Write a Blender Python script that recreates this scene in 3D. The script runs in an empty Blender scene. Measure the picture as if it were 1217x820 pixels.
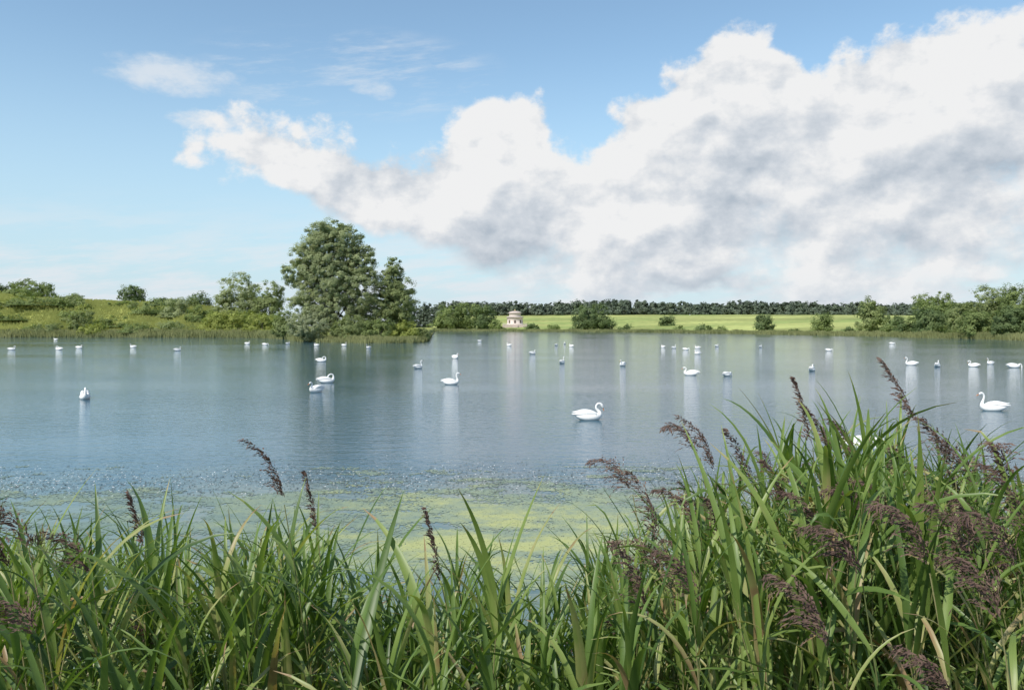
import bpy, math, random
import numpy as np
from mathutils import Vector
random.seed(7); rng = np.random.default_rng(7)
C = bpy.context.scene.collection
FP, H, HZ, CX = 955.0, 3.3, 388.0, 608.5
pi = math.pi
def at(px, py):
    Y = H*FP/(py-HZ); return ((px-CX)/FP*Y, Y)
def X(px, Y): return (px-CX)/FP*Y
def Z(py, Y): return H-(py-HZ)/FP*Y

# ------------------------------------------------------------------ noise
def vnoise(x, y, seed=0):
    xi = np.floor(x).astype(np.int64); yi = np.floor(y).astype(np.int64)
    fx = x-xi; fy = y-yi
    fx = fx*fx*(3-2*fx); fy = fy*fy*(3-2*fy)
    def h(a, b):
        k = (a*374761393+b*668265263+seed*974634777) & 0xffffffff
        k = ((k ^ (k >> 13))*1274126177) & 0xffffffff
        k = k ^ (k >> 16)
        return (k & 0xffff)/65535.0
    return (h(xi, yi)*(1-fx)+h(xi+1, yi)*fx)*(1-fy)+(h(xi, yi+1)*(1-fx)+h(xi+1, yi+1)*fx)*fy
def fbm(x, y, seed=0, o=5):
    s = 0; a = .5; t = 0
    for i in range(o):
        s = s+a*vnoise(x, y, seed+i*17); t += a; a *= .5; x = x*2.03+3.1; y = y*2.03+1.7
    return s/t

# ------------------------------------------------------------------ node helpers
class NT:
    def __init__(s, nt): s.nt = nt; s.n = nt.nodes; s.l = nt.links
    def put(s, sock, v):
        if hasattr(v, 'is_linked'): s.l.new(v, sock)
        elif v is not None: sock.default_value = v
    def node(s, t, ins=None, **p):
        n = s.n.new(t)
        for k, v in p.items(): setattr(n, k, v)
        for k, v in (ins or {}).items(): s.put(n.inputs[k], v)
        return n
    def m(s, op, a, b=None, c=None, clamp=False):
        n = s.n.new('ShaderNodeMath'); n.operation = op; n.use_clamp = clamp
        for i, v in enumerate((a, b, c)):
            if v is not None: s.put(n.inputs[i], v)
        return n.outputs[0]
    def mixc(s, f, a, b, mode='MIX'):
        n = s.n.new('ShaderNodeMix'); n.data_type = 'RGBA'; n.blend_type = mode
        s.put(n.inputs[0], f); s.put(n.inputs[6], a); s.put(n.inputs[7], b)
        return n.outputs[2]
    def ss(s, v, lo, hi, a=0., b=1.):
        n = s.n.new('ShaderNodeMapRange'); n.interpolation_type = 'SMOOTHSTEP'
        for k, q in zip((0, 1, 2, 3, 4), (v, lo, hi, a, b)): s.put(n.inputs[k], q)
        return n.outputs[0]
    def lin(s, v, lo, hi, a=0., b=1.):
        n = s.n.new('ShaderNodeMapRange')
        for k, q in zip((0, 1, 2, 3, 4), (v, lo, hi, a, b)): s.put(n.inputs[k], q)
        return n.outputs[0]
    def noise(s, vec, scale, detail=4, rough=.5):
        return s.node('ShaderNodeTexNoise', {'Vector': vec, 'Scale': scale, 'Detail': detail, 'Roughness': rough}).outputs['Fac']
    def scl(s, vec, v):
        return s.node('ShaderNodeVectorMath', {0: vec, 1: v}, operation='MULTIPLY').outputs[0]
def c4(c): return (c[0], c[1], c[2], 1)
def newmat(name):
    m = bpy.data.materials.new(name); m.use_nodes = True
    t = NT(m.node_tree); b = t.n['Principled BSDF']; return m, t, b
def mat_foliage(name, dark, light, transl=.25, nscale=.35, rough=.6, spec=.2):
    m, t, b = newmat(name)
    a = t.node('ShaderNodeAttribute', attribute_name='tint').outputs['Fac']
    g = t.node('ShaderNodeNewGeometry').outputs['Position']
    n = t.noise(g, nscale, 2)
    f = t.m('ADD', t.m('MULTIPLY', a, .65), t.m('MULTIPLY', t.lin(n, .3, .7), .4), clamp=True)
    col = t.mixc(f, c4(dark), c4(light))
    t.put(b.inputs['Base Color'], col); b.inputs['Roughness'].default_value = rough
    b.inputs['Specular IOR Level'].default_value = spec
    if transl:
        tr = t.node('ShaderNodeBsdfTranslucent', {'Color': t.mixc(1., col, (1.2, 1.3, .75, 1), 'MULTIPLY')})
        mx = t.node('ShaderNodeMixShader', {0: transl, 1: b.outputs[0], 2: tr.outputs[0]})
        t.l.new(mx.outputs[0], t.n['Material Output'].inputs[0])
    return m
def mat_plain(name, col, rough=.6, var=.15, scale=8, spec=.4):
    m, t, b = newmat(name)
    g = t.node('ShaderNodeTexCoord').outputs['Object']
    n = t.noise(g, scale, 5)
    t.put(b.inputs['Base Color'], t.mixc(t.lin(n, .3, .7), c4([c*(1-var) for c in col]), c4([min(1, c*(1+var)) for c in col])))
    b.inputs['Roughness'].default_value = rough; b.inputs['Specular IOR Level'].default_value = spec
    return m

# ------------------------------------------------------------------ object helpers
def link(o, parent=None):
    C.objects.link(o)
    if parent: o.parent = parent
    return o
def tag(o, label=None, cat=None, group=None, kind=None):
    if label: o['label'] = label
    if cat: o['category'] = cat
    if group: o['group'] = group
    if kind: o['kind'] = kind
    return o
def empty(name, loc, rz=0):
    o = bpy.data.objects.new(name, None); C.objects.link(o); o.location = loc; o.rotation_euler = (0, 0, rz)
    o.empty_display_size = .2
    return o
def quads_obj(name, V, tint, mat, parent=None):
    N = len(V); me = bpy.data.meshes.new(name)
    me.vertices.add(N*4); me.loops.add(N*4); me.polygons.add(N)
    me.vertices.foreach_set('co', np.ascontiguousarray(V, dtype=np.float32).ravel())
    me.loops.foreach_set('vertex_index', np.arange(N*4, dtype=np.int32))
    me.polygons.foreach_set('loop_start', np.arange(0, N*4, 4, dtype=np.int32))
    me.update(calc_edges=True)
    a = me.attributes.new('tint', 'FLOAT', 'FACE'); a.data.foreach_set('value', np.asarray(tint, dtype=np.float32))
    me.materials.append(mat)
    return link(bpy.data.objects.new(name, me), parent)
class B:
    def __init__(s): s.v = []; s.f = []; s.t = []
    def build(s, name, mat, parent=None, smooth=True):
        me = bpy.data.meshes.new(name); me.from_pydata(s.v, [], s.f)
        if s.t:
            a = me.attributes.new('tint', 'FLOAT', 'FACE'); a.data.foreach_set('value', s.t)
        if smooth: me.polygons.foreach_set('use_smooth', [True]*len(me.polygons))
        me.materials.append(mat); me.update()
        return link(bpy.data.objects.new(name, me), parent)
    def tube(s, pts, rad, n=6, tint=.5, cap=True):
        base = len(s.v); pts = [Vector(p) for p in pts]
        for i, p in enumerate(pts):
            d = (pts[min(i+1, len(pts)-1)]-pts[max(i-1, 0)]).normalized()
            u = d.cross(Vector((0, 1, 0)) if abs(d.y) < .9 else Vector((1, 0, 0))).normalized(); w = d.cross(u)
            for k in range(n):
                a = 2*pi*k/n; s.v.append(tuple(p+(u*math.cos(a)+w*math.sin(a))*rad[i]))
        for i in range(len(pts)-1):
            for k in range(n):
                s.f.append((base+i*n+k, base+i*n+(k+1) % n, base+(i+1)*n+(k+1) % n, base+(i+1)*n+k)); s.t.append(tint)
        if cap:
            s.f.append(tuple(base+k for k in range(n))[::-1]); s.t.append(tint)
            s.f.append(tuple(base+(len(pts)-1)*n+k for k in range(n))); s.t.append(tint)
    def lathe(s, prof, n=32):
        base = len(s.v)
        for r, z in prof:
            for k in range(n):
                a = 2*pi*k/n; s.v.append((r*math.cos(a), r*math.sin(a), z))
        for i in range(len(prof)-1):
            for k in range(n):
                s.f.append((base+i*n+k, base+i*n+(k+1) % n, base+(i+1)*n+(k+1) % n, base+(i+1)*n+k))
    def box(s, x0, x1, y0, y1, z0, z1):
        b = len(s.v)
        s.v += [(x0, y0, z0), (x1, y0, z0), (x1, y1, z0), (x0, y1, z0), (x0, y0, z1), (x1, y0, z1), (x1, y1, z1), (x0, y1, z1)]
        s.f += [(b, b+3, b+2, b+1), (b+4, b+5, b+6, b+7), (b, b+1, b+5, b+4), (b+1, b+2, b+6, b+5), (b+2, b+3, b+7, b+6), (b+3, b, b+4, b+7)]

# ------------------------------------------------------------------ terrain
def px2az(px): return math.atan((px-CX)/FP)
shore = [(-200, 215), (0, 240), (120, 246), (200, 238), (300, 230), (335, 212), (350, 182), (380, 166), (440, 160), (490, 161), (503, 170), (510, 190), (514, 300), (517, 540), (600, 520), (700, 470), (800, 405), (900, 345), (1000, 285), (1100, 232), (1217, 188), (1350, 160)]
azt = [-pi, -1.5, -1.2, -.85]+[px2az(p) for p, _ in shore]+[.9, 1.2, 1.5, pi]
Rt = [80, 80, 130, 190]+[y/math.cos(px2az(p)) for p, y in shore]+[170, 110, 80, 80]
hct = [(-900, 13), (-100, 15), (0, 14.5), (60, 13), (150, 11.8), (250, 10), (310, 7.5), (345, 3.), (360, 2), (500, 1.2), (514, 1.5), (520, 13.6), (700, 14.6), (900, 14.2), (1100, 12.6), (1400, 12)]
def terrain(x, y):
    x = np.asarray(x, float); y = np.asarray(y, float)
    r = np.hypot(x, y); az = np.arctan2(x, y)
    R = np.interp(az, azt, Rt)
    R = R+(fbm(az*60, r*0+3, 5)-.5)*8
    Hc = np.interp(az, [px2az(p) for p, _ in hct], [h for _, h in hct])
    D = np.where(az > px2az(515), np.maximum(830-R, 200), 62)
    d = r-R
    t = np.clip(d/D, 0, 1); t = t*t*(3-2*t)*.6+t*.4
    hf = np.where(d < 0, np.maximum(d*.12, -1.2), np.minimum(d*.3, .5)+Hc*t)
    hf = hf+np.where(d > 5, (fbm(x/35, y/35, 9)-.5)*np.where(az > px2az(515), 1.5, 2.4)*np.clip(d/30, 0, 1), 0)
    hn = np.interp(y, [-1e5, .8, 7.2, 9, 20], [1.7, 1.7, -.6, -1.2, -1.2])+(fbm(x*.8, y*.8, 2)-.5)*.12
    return np.maximum(hn, hf), d, az
def hgt(x, y): return float(terrain(np.array([x]), np.array([y]))[0][0])

azs = np.concatenate([np.arange(-180, -48, 4), np.arange(-48, 48, .12), np.arange(48, 180, 4)])*pi/180
rs = np.concatenate([[.3], np.geomspace(1, 120, 55), np.geomspace(121.5, 830, 160), np.geomspace(860, 7000, 26)])
A, Rr = np.meshgrid(azs, rs, indexing='ij')
gx = Rr*np.sin(A); gy = Rr*np.cos(A)
gz, gd, gaz = terrain(gx, gy)
na, nr = A.shape
me = bpy.data.meshes.new('ground')
V = np.stack([gx, gy, gz], -1).reshape(-1, 3)
ii, jj = np.meshgrid(np.arange(na), np.arange(nr-1), indexing='ij')
i2 = (ii+1) % na
Fq = np.stack([ii*nr+jj, ii*nr+jj+1, i2*nr+jj+1, i2*nr+jj], -1).reshape(-1, 4)
me.vertices.add(len(V)); me.vertices.foreach_set('co', V.astype(np.float32).ravel())
me.loops.add(len(Fq)*4); me.loops.foreach_set('vertex_index', Fq.astype(np.int32).ravel())
me.polygons.add(len(Fq)); me.polygons.foreach_set('loop_start', np.arange(0, len(Fq)*4, 4, dtype=np.int32))
me.update(calc_edges=True); me.polygons.foreach_set('use_smooth', np.ones(len(Fq), bool))
right = (gaz > px2az(515)) & (gy > 50)
meadow = np.array([.36, .385, .13]); rough_ = np.array([.22, .245, .07]); mud = np.array([.035, .032, .02])
n1 = fbm(gx/70, gy/40, 31); n2 = fbm(gx/14, gy/14, 32)
col = np.where(right[..., None], meadow*(.5+1.0*n1)[..., None], rough_*(.5+1.0*n2)[..., None])
drk = (right & (fbm(gx/90, gy/30, 52) > .60))
col = np.where(drk[..., None], col*np.array([.74, .84, .78]), col)
col = col+np.where(right, 0, (fbm(gx/22, gy/22, 44) > .53)*.05)[..., None]*np.array([1.2, 1, .2])
bank = np.clip(1-gd/5, 0, 1)[..., None]
col = col*(1-bank)+np.array([.08, .09, .04])*bank
col = np.where((gy < 30)[..., None], mud, col)
col = np.clip(col, 0, 1)
ca = me.attributes.new('col', 'FLOAT_COLOR', 'POINT')
ca.data.foreach_set('color', np.concatenate([col, np.ones(col.shape[:2]+(1,))], -1).astype(np.float32).ravel())
gm, t, b = newmat('ground_grass')
ac = t.node('ShaderNodeAttribute', attribute_name='col').outputs['Color']
pos = t.node('ShaderNodeNewGeometry').outputs['Position']
f1 = t.lin(t.noise(pos, .25, 6, .65), .3, .7, .75, 1.25)
t.put(b.inputs['Base Color'], t.mixc(1., ac, t.node('ShaderNodeCombineColor', {0: f1, 1: f1, 2: f1}).outputs[0], 'MULTIPLY'))
b.inputs['Roughness'].default_value = .9; b.inputs['Specular IOR Level'].default_value = .1
me.materials.append(gm)
tag(link(bpy.data.objects.new('ground', me)), kind='structure')

# ------------------------------------------------------------------ water
wb = B(); wb.v = [(-1500, 2, 0), (1500, 2, 0), (1500, 1500, 0), (-1500, 1500, 0)]; wb.f = [(0, 1, 2, 3)]
wm, t, b = newmat('lake_water')
pos = t.node('ShaderNodeNewGeometry').outputs['Position']
sy = t.node('ShaderNodeSeparateXYZ', {0: pos}).outputs
nearm = t.ss(t.m('ADD', sy[1], t.m('MULTIPLY', t.noise(pos, .5, 4), 5)), 16., 22., 1., 0.)
weed = t.ss(t.noise(t.scl(pos, (.6, 1.2, 1)), 1.2, 7, .7), .36, .64)
deep = (.038, .105, .150, 1)
shal = t.mixc(weed, (.11, .165, .155, 1), (.18, .22, .155, 1))
t.put(b.inputs['Base Color'], t.mixc(nearm, deep, shal))
b.inputs['IOR'].default_value = 1.33; b.inputs['Roughness'].default_value = .05
w1 = t.noise(t.scl(pos, (.5, 1.25, 1)), 1.9, 3, .6)
w2 = t.noise(t.scl(pos, (.7, 1.15, 1)), 7.5, 3, .55)
patch = t.ss(t.noise(t.scl(pos, (.3, 1, 1)), .05, 3), .35, .65, .6, 1.3)
hh = t.m('ADD', t.m('MULTIPLY', w1, .085), t.m('MULTIPLY', w2, .042))
calm = t.m('SUBTRACT', 1., t.m('MULTIPLY', nearm, .5))
hh = t.m('MULTIPLY', t.m('MULTIPLY', hh, patch), calm)
bp = t.node('ShaderNodeBump', {'Strength': 1., 'Distance': .27, 'Height': hh})
t.l.new(bp.outputs[0], b.inputs['Normal'])
tag(wb.build('water', wm, smooth=False), kind='structure')

# ------------------------------------------------------------------ foliage colours
M = {}
M['willow'] = mat_foliage('willow_leaves', (.19, .225, .105), (.43, .47, .25), .4)
M['darkwillow'] = mat_foliage('dark_leaves', (.145, .185, .075), (.34, .385, .165), .4)
M['green'] = mat_foliage('green_leaves', (.115, .16, .055), (.30, .355, .13), .38)
M['dark'] = mat_foliage('deep_green_leaves', (.075, .115, .05), (.21, .265, .105), .35)
M['yellow'] = mat_foliage('yellow_green_leaves', (.19, .23, .055), (.41, .44, .12), .38)
M['grey'] = mat_foliage('grey_green_leaves', (.20, .23, .13), (.40, .43, .26), .38)
M['pine'] = mat_foliage('pine_needles', (.075, .10, .075), (.16, .195, .125), .15, nscale=.06)
M['shore'] = mat_foliage('shore_reed_blades', (.13, .155, .06), (.32, .325, .15), .25, nscale=.12)
M['rough'] = mat_foliage('rough_grass_blades', (.17, .20, .05), (.37, .38, .12), .25, nscale=.05)
M['bark'] = mat_plain('tree_bark', (.13, .115, .09), .9, .3, 2)

def crown_quads(lobes, ncl, per, leaf, cr, seed, shell=.45, flat=.75):
    r = np.random.default_rng(seed)
    L = np.array(lobes, float)
    w = L[:, 3]*L[:, 5]+L[:, 3]*L[:, 4]; w /= w.sum()
    k = r.choice(len(L), ncl, p=w)
    d = r.normal(size=(ncl, 3)); d /= np.linalg.norm(d, axis=1)[:, None]
    rad = shell+(1-shell)*r.random(ncl)**.6
    cc = L[k, :3]+d*L[k, 3:6]*rad[:, None]
    crs = cr*(.5+.9*r.random(ncl))
    ct = r.random(ncl)
    cidx = np.repeat(np.arange(ncl), per)
    off = r.normal(size=(ncl*per, 3)); off /= np.linalg.norm(off, axis=1)[:, None]
    off *= (r.random(ncl*per)**.5)[:, None]
    off[:, 2] *= flat
    P = cc[cidx]+off*crs[cidx][:, None]
    P[:, 2] = np.maximum(P[:, 2], .15)
    nrm = off*1.0+d[cidx]*.9+r.normal(size=P.shape)*.28+np.array([0, 0, .35])
    nrm /= np.linalg.norm(nrm, axis=1)[:, None]
    rv = r.normal(size=P.shape); a = np.cross(nrm, rv); a /= np.linalg.norm(a, axis=1)[:, None]
    b_ = np.cross(nrm, a)
    s = leaf*(.5+r.random(len(P)))[:, None]
    Vq = np.stack([P-a*s, P-b_*s*.6, P+a*s, P+b_*s*.6], 1)
    tint = np.clip(ct[cidx]*.55+r.random(len(P))*.35, 0, 1)
    return Vq, tint

def tree(name, label, cat, px, Y, lobes_px, mat, seed, leafpx=1.3, dens=1.0, group=None, trunk=True, per=64):
    """lobes_px: (px,row,rx,ry) measured at the tree's own distance -> metres in the tree's frame"""
    k = Y/FP; x0 = X(px, Y); z0 = hgt(x0, Y)-.1
    r = random.Random(seed)
    root = empty(name, (x0, Y, z0)); tag(root, label, cat, group)
    lobes = []
    for (lx, row, rx, ry) in lobes_px:
        lobes.append(((lx-px)*k, r.uniform(-.25, .25)*rx*k, Z(row, Y)-z0, rx*k, rx*k*.9, ry*k))
    area = sum(a[2]*a[3] for a in lobes_px)
    ncl = int(max(16, area/7.*dens))
    cr = max(.45, 4.6*k)
    Vq, tn = crown_quads(lobes, ncl, per, leafpx*k, cr, seed)
    quads_obj('crown', Vq, tn, M[mat], root)
    if trunk:
        tb = B(); big = max(lobes, key=lambda l: l[2]); top = max(l[2] for l in lobes)
        tr = max(.1, top*.014)
        tb.tube([(0, 0, -.2), (big[0]*.15, 0, top*.25), (big[0]*.5, big[1]*.5, top*.55), (big[0], big[1], big[2])], [tr*1.25, tr, tr*.6, tr*.15])
        for l in lobes:
            if l is big or l[2] < top*.2: continue
            tb.tube([(0, 0, top*.12), (l[0]*.5, l[1]*.5, top*.12+(l[2]-top*.12)*.6), (l[0], l[1], l[2])], [tr*.5, tr*.3, tr*.06], 5)
        tb.build('trunk', M['bark'], root)
    return root

def auto_lobes(px, top, base, w, seed, n=6, low=.25):
    r = random.Random(seed); h = base-top; o = []
    o.append((px, top+h*.47, w*.43, h*.45))
    o.append((px, top+h*.70, w*.48, h*.29))
    for i in range(n):
        a = r.uniform(-1, 1); v = r.uniform(.2, 1-low)
        ww = math.sqrt(max(.05, 1-((v-.5)/.62)**2))
        rr = r.uniform(.14, .22)
        o.append((px+a*w*.34*ww, top+h*v, w*rr, h*rr*.9))
    return o

tree('willow_tree', 'tallest tree, a big grey green willow on the tip of the left bank', 'tree', 396, 176,
     [(392, 292, 36, 30), (378, 282, 18, 16), (408, 284, 24, 20), (396, 271, 18, 11), (352, 322, 18, 16), (365, 308, 22, 22), (430, 312, 20, 22), (436, 298, 11, 11), (395, 335, 44, 34), (358, 345, 20, 22), (430, 345, 26, 30), (400, 372, 42, 24), (375, 364, 30, 22), (432, 374, 26, 24), (392, 318, 40, 34)],
     'willow', 11, .82, 1.3, per=90)
tree('willow_tree', 'slender darker willow leaning against the right side of the tallest tree', 'tree', 466, 178,
     [(468, 318, 11, 13), (462, 338, 18, 18), (480, 342, 13, 18), (455, 360, 22, 20), (474, 362, 22, 20), (488, 362, 9, 12), (465, 382, 30, 18), (468, 345, 18, 26)],
     'darkwillow', 12, .82, 1.35, per=84)
low_spit = [
 ('low silvery willow bush at the waterline below the tallest tree', 372, 171, 366, 405, 74, 'grey'),
 ('dark rounded bush at the waterline right of the silvery willow bush', 418, 168, 374, 407, 54, 'darkwillow'),
 ('dull green bush under the slender darker willow', 450, 168, 376, 408, 48, 'green'),
 ('yellow green bush near the right end of the spit', 482, 170, 380, 407, 42, 'yellow'),
 ('small low bush on the very tip of the spit', 501, 178, 389, 406, 20, 'darkwillow'),
 ('olive bush at the left foot of the tallest tree', 340, 205, 368, 402, 38, 'darkwillow'),
]
for i, (lb, px, Y, tp, bs, w, mt) in enumerate(low_spit):
    tree('waterside_bush', lb, 'bush', px, Y, auto_lobes(px, tp, bs, w, 40+i, 7, .1), mt, 60+i, .85, 1.)
left = [
 ('tree', 'broad round tree on the skyline at the far left', 38, 320, 331, 357, 58, 'green'),
 ('tree', 'dark tree cut by the left edge of the photo', -2, 310, 334, 356, 26, 'dark'),
 ('tree', 'small dark round tree alone on the left skyline', 156, 320, 338, 360, 40, 'dark'),
 ('tree', 'dark narrow tree left of the grey green tree behind the slope', 238, 300, 347, 380, 34, 'dark'),
 ('tree', 'grey green spreading tree left of the tallest tree', 283, 280, 322, 384, 66, 'willow'),
 ('tree', 'darker tree touching the right of the grey green spreading tree', 320, 275, 330, 384, 42, 'darkwillow'),
 ('bush', 'pale grey green bush halfway up the slope below the dark narrow tree', 208, 272, 352, 388, 42, 'willow'),
 ('bush', 'small olive bush low on the left slope', 97, 256, 366, 399, 34, 'darkwillow'),
 ('bush', 'big yellow green bush at the water below the grey green tree', 268, 246, 368, 402, 66, 'yellow'),
 ('bush', 'yellow green bush between the big yellow bush and the willow spit', 312, 238, 372, 403, 52, 'yellow'),
 ('bush', 'wide dark green thicket at the far left of the slope', 38, 282, 352, 380, 92, 'green'),
 ('bush', 'mid green bush right of the olive bush on the shore', 140, 262, 374, 399, 52, 'green'),
 ('bush', 'low green bush on the slope under the lone dark tree', 178, 276, 358, 380, 46, 'green'),
 ('bush', 'dark bush at the shore in the middle of the left bank', 208, 250, 380, 402, 60, 'darkwillow'),
 ('bush', 'dark green bush beside the left edge above the water', 6, 262, 372, 399, 54, 'green'),
 ('bush', 'low olive bush at the waterline near the left edge of the bank', 52, 252, 383, 401, 60, 'darkwillow'),
 ('bush', 'low yellowish bush at the waterline under the small olive bush', 112, 250, 385, 401, 52, 'yellow'),
 ('bush', 'low green bush at the waterline left of the dark shore bush', 164, 248, 384, 402, 50, 'green'),
 ('bush', 'dark green hedge like bush on the slope between skyline trees', 196, 292, 354, 374, 44, 'dark'),
 ('bush', 'green bush right of the pale grey green bush on the slope', 240, 262, 362, 396, 46, 'green'),
]
for i, (ct, lb, px, Y, tp, bs, w, mt) in enumerate(left):
    tree('skyline_tree' if ct == 'tree' else 'slope_bush', lb, ct, px, Y, auto_lobes(px, tp, bs, w, 80+i, 7, .15 if ct == 'tree' else .05), mt, 120+i, .85, 1.)
r_ = random.Random(5)
for i in range(40):
    px = r_.uniform(-40, 345); Y = r_.uniform(252, 305) if px < 300 else r_.uniform(235, 270)
    x0 = X(px, Y); zt = hgt(x0, Y); h = r_.uniform(1.6, 3.6); row = HZ-(zt+h-H)*FP/Y; b0 = HZ-(zt-H)*FP/Y
    tree('scrub_bush', 'small scrub bush scattered on the left slope', 'bush', px, Y, auto_lobes(px, row, b0, r_.uniform(14, 34), 200+i, 4, .05), r_.choice(['green', 'yellow', 'darkwillow', 'green']), 240+i, .9, 1., group='small scrub bushes on the left slope', trunk=False, per=48)

rightl = [
 ('leftmost tree of the clump by the spit on the far shore', 532, 560, 360, 393, 36, 'green'),
 ('middle tree of the clump left of the pale pagoda', 553, 565, 357, 393, 42, 'green'),
 ('right tree of the clump left of the pale pagoda', 576, 555, 361, 393, 30, 'dark'),
 ('broad round dark tree right of the pale pagoda', 704, 490, 358, 395, 60, 'dark'),
 ('small round tree standing alone on the bright meadow', 792, 520, 373, 391, 20, 'dark'),
 ('round tree on the meadow shore, left of two similar ones', 908, 365, 371, 396, 26, 'dark'),
 ('slightly bushier tree right of the small round meadow tree', 976, 320, 370, 397, 30, 'green'),
 ('taller tree at the right end of the bright meadow', 1035, 295, 352, 398, 40, 'darkwillow'),
 ('large dark tree at the left of the right hand wood', 1113, 265, 343, 401, 64, 'green'),
 ('low dark tree in front of the large tree at right', 1106, 242, 366, 402, 42, 'dark'),
 ('low olive tree between the two big trees at right', 1146, 232, 354, 403, 50, 'darkwillow'),
 ('pale topped tree in the right hand wood', 1180, 225, 336, 403, 64, 'darkwillow'),
 ('tall tree cut by the right edge of the photo', 1216, 215, 331, 404, 64, 'green'),
 ('lower dark tree in front of the tree at the right edge', 1200, 202, 362, 405, 50, 'dark'),
 ('bushy tree at the water in the middle of the right hand wood', 1164, 214, 366, 404, 56, 'green'),
 ('tree just outside the right edge beyond the wood', 1262, 205, 340, 404, 60, 'green'),
]
for i, (lb, px, Y, tp, bs, w, mt) in enumerate(rightl):
    tree('shore_tree', lb, 'tree', px, Y, auto_lobes(px, tp, bs, w, 300+i, 8, .12), mt, 340+i, .85, 1.15)
bus = [(632, 535, 385, 394, 22), (655, 520, 386, 394, 20), (742, 470, 386, 395, 18), (806, 420, 387, 396, 12), (836, 400, 386, 396, 24), (858, 390, 388, 397, 14), (1010, 295, 388, 399, 16), (1055, 270, 386, 400, 20), (1076, 262, 380, 401, 28), (515, 560, 382, 394, 16), (944, 360, 390, 398, 10), (592, 545, 380, 394, 20), (1062, 330, 372, 396, 24)]
bl = ['low bush just right of the pale pagoda', 'second low bush right of the pale pagoda', 'low bush right of the broad round dark tree', 'tiny bush below the lone meadow tree', 'wide low bush at the meadow shore', 'tiny bush right of the wide low shore bush', 'small bush left of the taller meadow tree', 'bush right of the taller meadow tree', 'bush left of the right hand wood', 'low bush where the far shore meets the spit', 'tiny bush between the two round meadow trees', 'small bush just left of the pale pagoda', 'rounded bush behind the bush right of the taller meadow tree']
for i, (px, Y, tp, bs, w) in enumerate(bus):
    tree('meadow_bush', bl[i], 'bush', px, Y, auto_lobes(px, tp, bs, w, 400+i, 4, .05), 'green' if i % 2 else 'dark', 420+i, .9, 1.2, trunk=False)

allV = []; allT = []
for i in range(480):
    px = -60+(i+random.random())*(1340/480)+random.uniform(-5, 5)
    if px < 470: continue
    Y = random.uniform(800, 880); x0 = X(px, Y); z0 = hgt(x0, Y)
    topr = np.interp(px, [480, 520, 620, 740, 860, 960, 1090, 1240], [361, 360, 358.5, 357.5, 358.5, 359.5, 360, 360])+random.uniform(-1.4, 2.2)+1.2*math.sin(px/31)+.8*math.sin(px/11)
    ht = Z(topr, Y)-z0; w = random.uniform(3.8, 6.6)
    lob = [(x0, Y, z0+ht*.74, w*.75, w*.7, ht*.24), (x0+random.uniform(-2, 2), Y, z0+ht*.45, w*1.1, w, ht*.3), (x0, Y-2, z0+ht*.2, w*1.4, w, ht*.24)]
    Vq, tn = crown_quads(lob, 44, 20, .95, 2.0, 900+i)
    allV.append(Vq); allT.append(tn*.5+random.random()*.25)
pw = quads_obj('pine_wood', np.concatenate(allV), np.concatenate(allT), M['pine'])
tag(pw, 'long dark band of distant woodland along the skyline behind the meadow', 'wood', kind='stuff')

def fringe(name, label, p0, p1, n, hmin, hmax, depth, mat, wpx=.5, seed=1):
    r = np.random.default_rng(seed); px = r.uniform(p0, p1, n)
    az = np.arctan((px-CX)/FP); R = np.interp(az, azt, Rt)+(fbm(az*60, az*0+3, 5)-.5)*8
    rr = R+.5+r.uniform(-2, depth, n); x = rr*np.sin(az); y = rr*np.cos(az)
    z = terrain(x, y)[0]; z = np.maximum(z, -.1)
    h = r.uniform(hmin, hmax, n)*(.45+1.1*fbm(x/5, y/5, 3)); k = y/FP*wpx
    th = r.uniform(-.9, .9, n); dx = np.cos(th)*k; dy = np.sin(th)*k; lx = r.normal(0, .3, n)*h
    Vq = np.stack([np.stack([x-dx, y-dy, z-.2], 1), np.stack([x+dx, y+dy, z-.2], 1), np.stack([x+dx*.3+lx, y+dy*.3, z+h], 1), np.stack([x-dx*.3+lx, y-dy*.3, z+h*.93], 1)], 1)
    o = quads_obj(name, Vq, np.clip(fbm(x/6, y/6, 8)*.7+r.random(n)*.35, 0, 1), mat); tag(o, label, 'reeds', kind='stuff')
fringe('shore_reeds', 'pale band of reeds along the water under the left slope', -160, 350, 14000, .6, 1.5, 7, M['shore'], seed=1)
fringe('shore_reeds', 'thin reed fringe round the foot of the willow spit', 345, 513, 6000, .4, 1.1, 4, M['shore'], seed=2)
fringe('shore_reeds', 'thin band of reeds along the far meadow shore', 516, 1400, 24000, .6, 1.3, 5, M['shore'], seed=3)
n = 26000; r = np.random.default_rng(8)
px = r.uniform(-160, 360, n); az = np.arctan((px-CX)/FP); R = np.interp(az, azt, Rt); rr = R+4+r.random(n)*75
x = rr*np.sin(az); y = rr*np.cos(az); z = terrain(x, y)[0]; h = r.uniform(.3, 1.2, n)*(.4+fbm(x/12, y/12, 3))
k = y/FP*.8; lx = r.normal(0, .4, n)*h
Vq = np.stack([np.stack([x-k, y, z-.1], 1), np.stack([x+k, y+k*.4, z-.1], 1), np.stack([x+k*.6+lx, y, z+h], 1), np.stack([x-k*.6+lx, y, z+h*.8], 1)], 1)
tag(quads_obj('rough_grass', Vq, np.clip(fbm(x/8, y/8, 6)*.8+r.random(n)*.3, 0, 1), M['rough']), 'rough yellowish grass covering the left slope', 'grass', kind='stuff')

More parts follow.
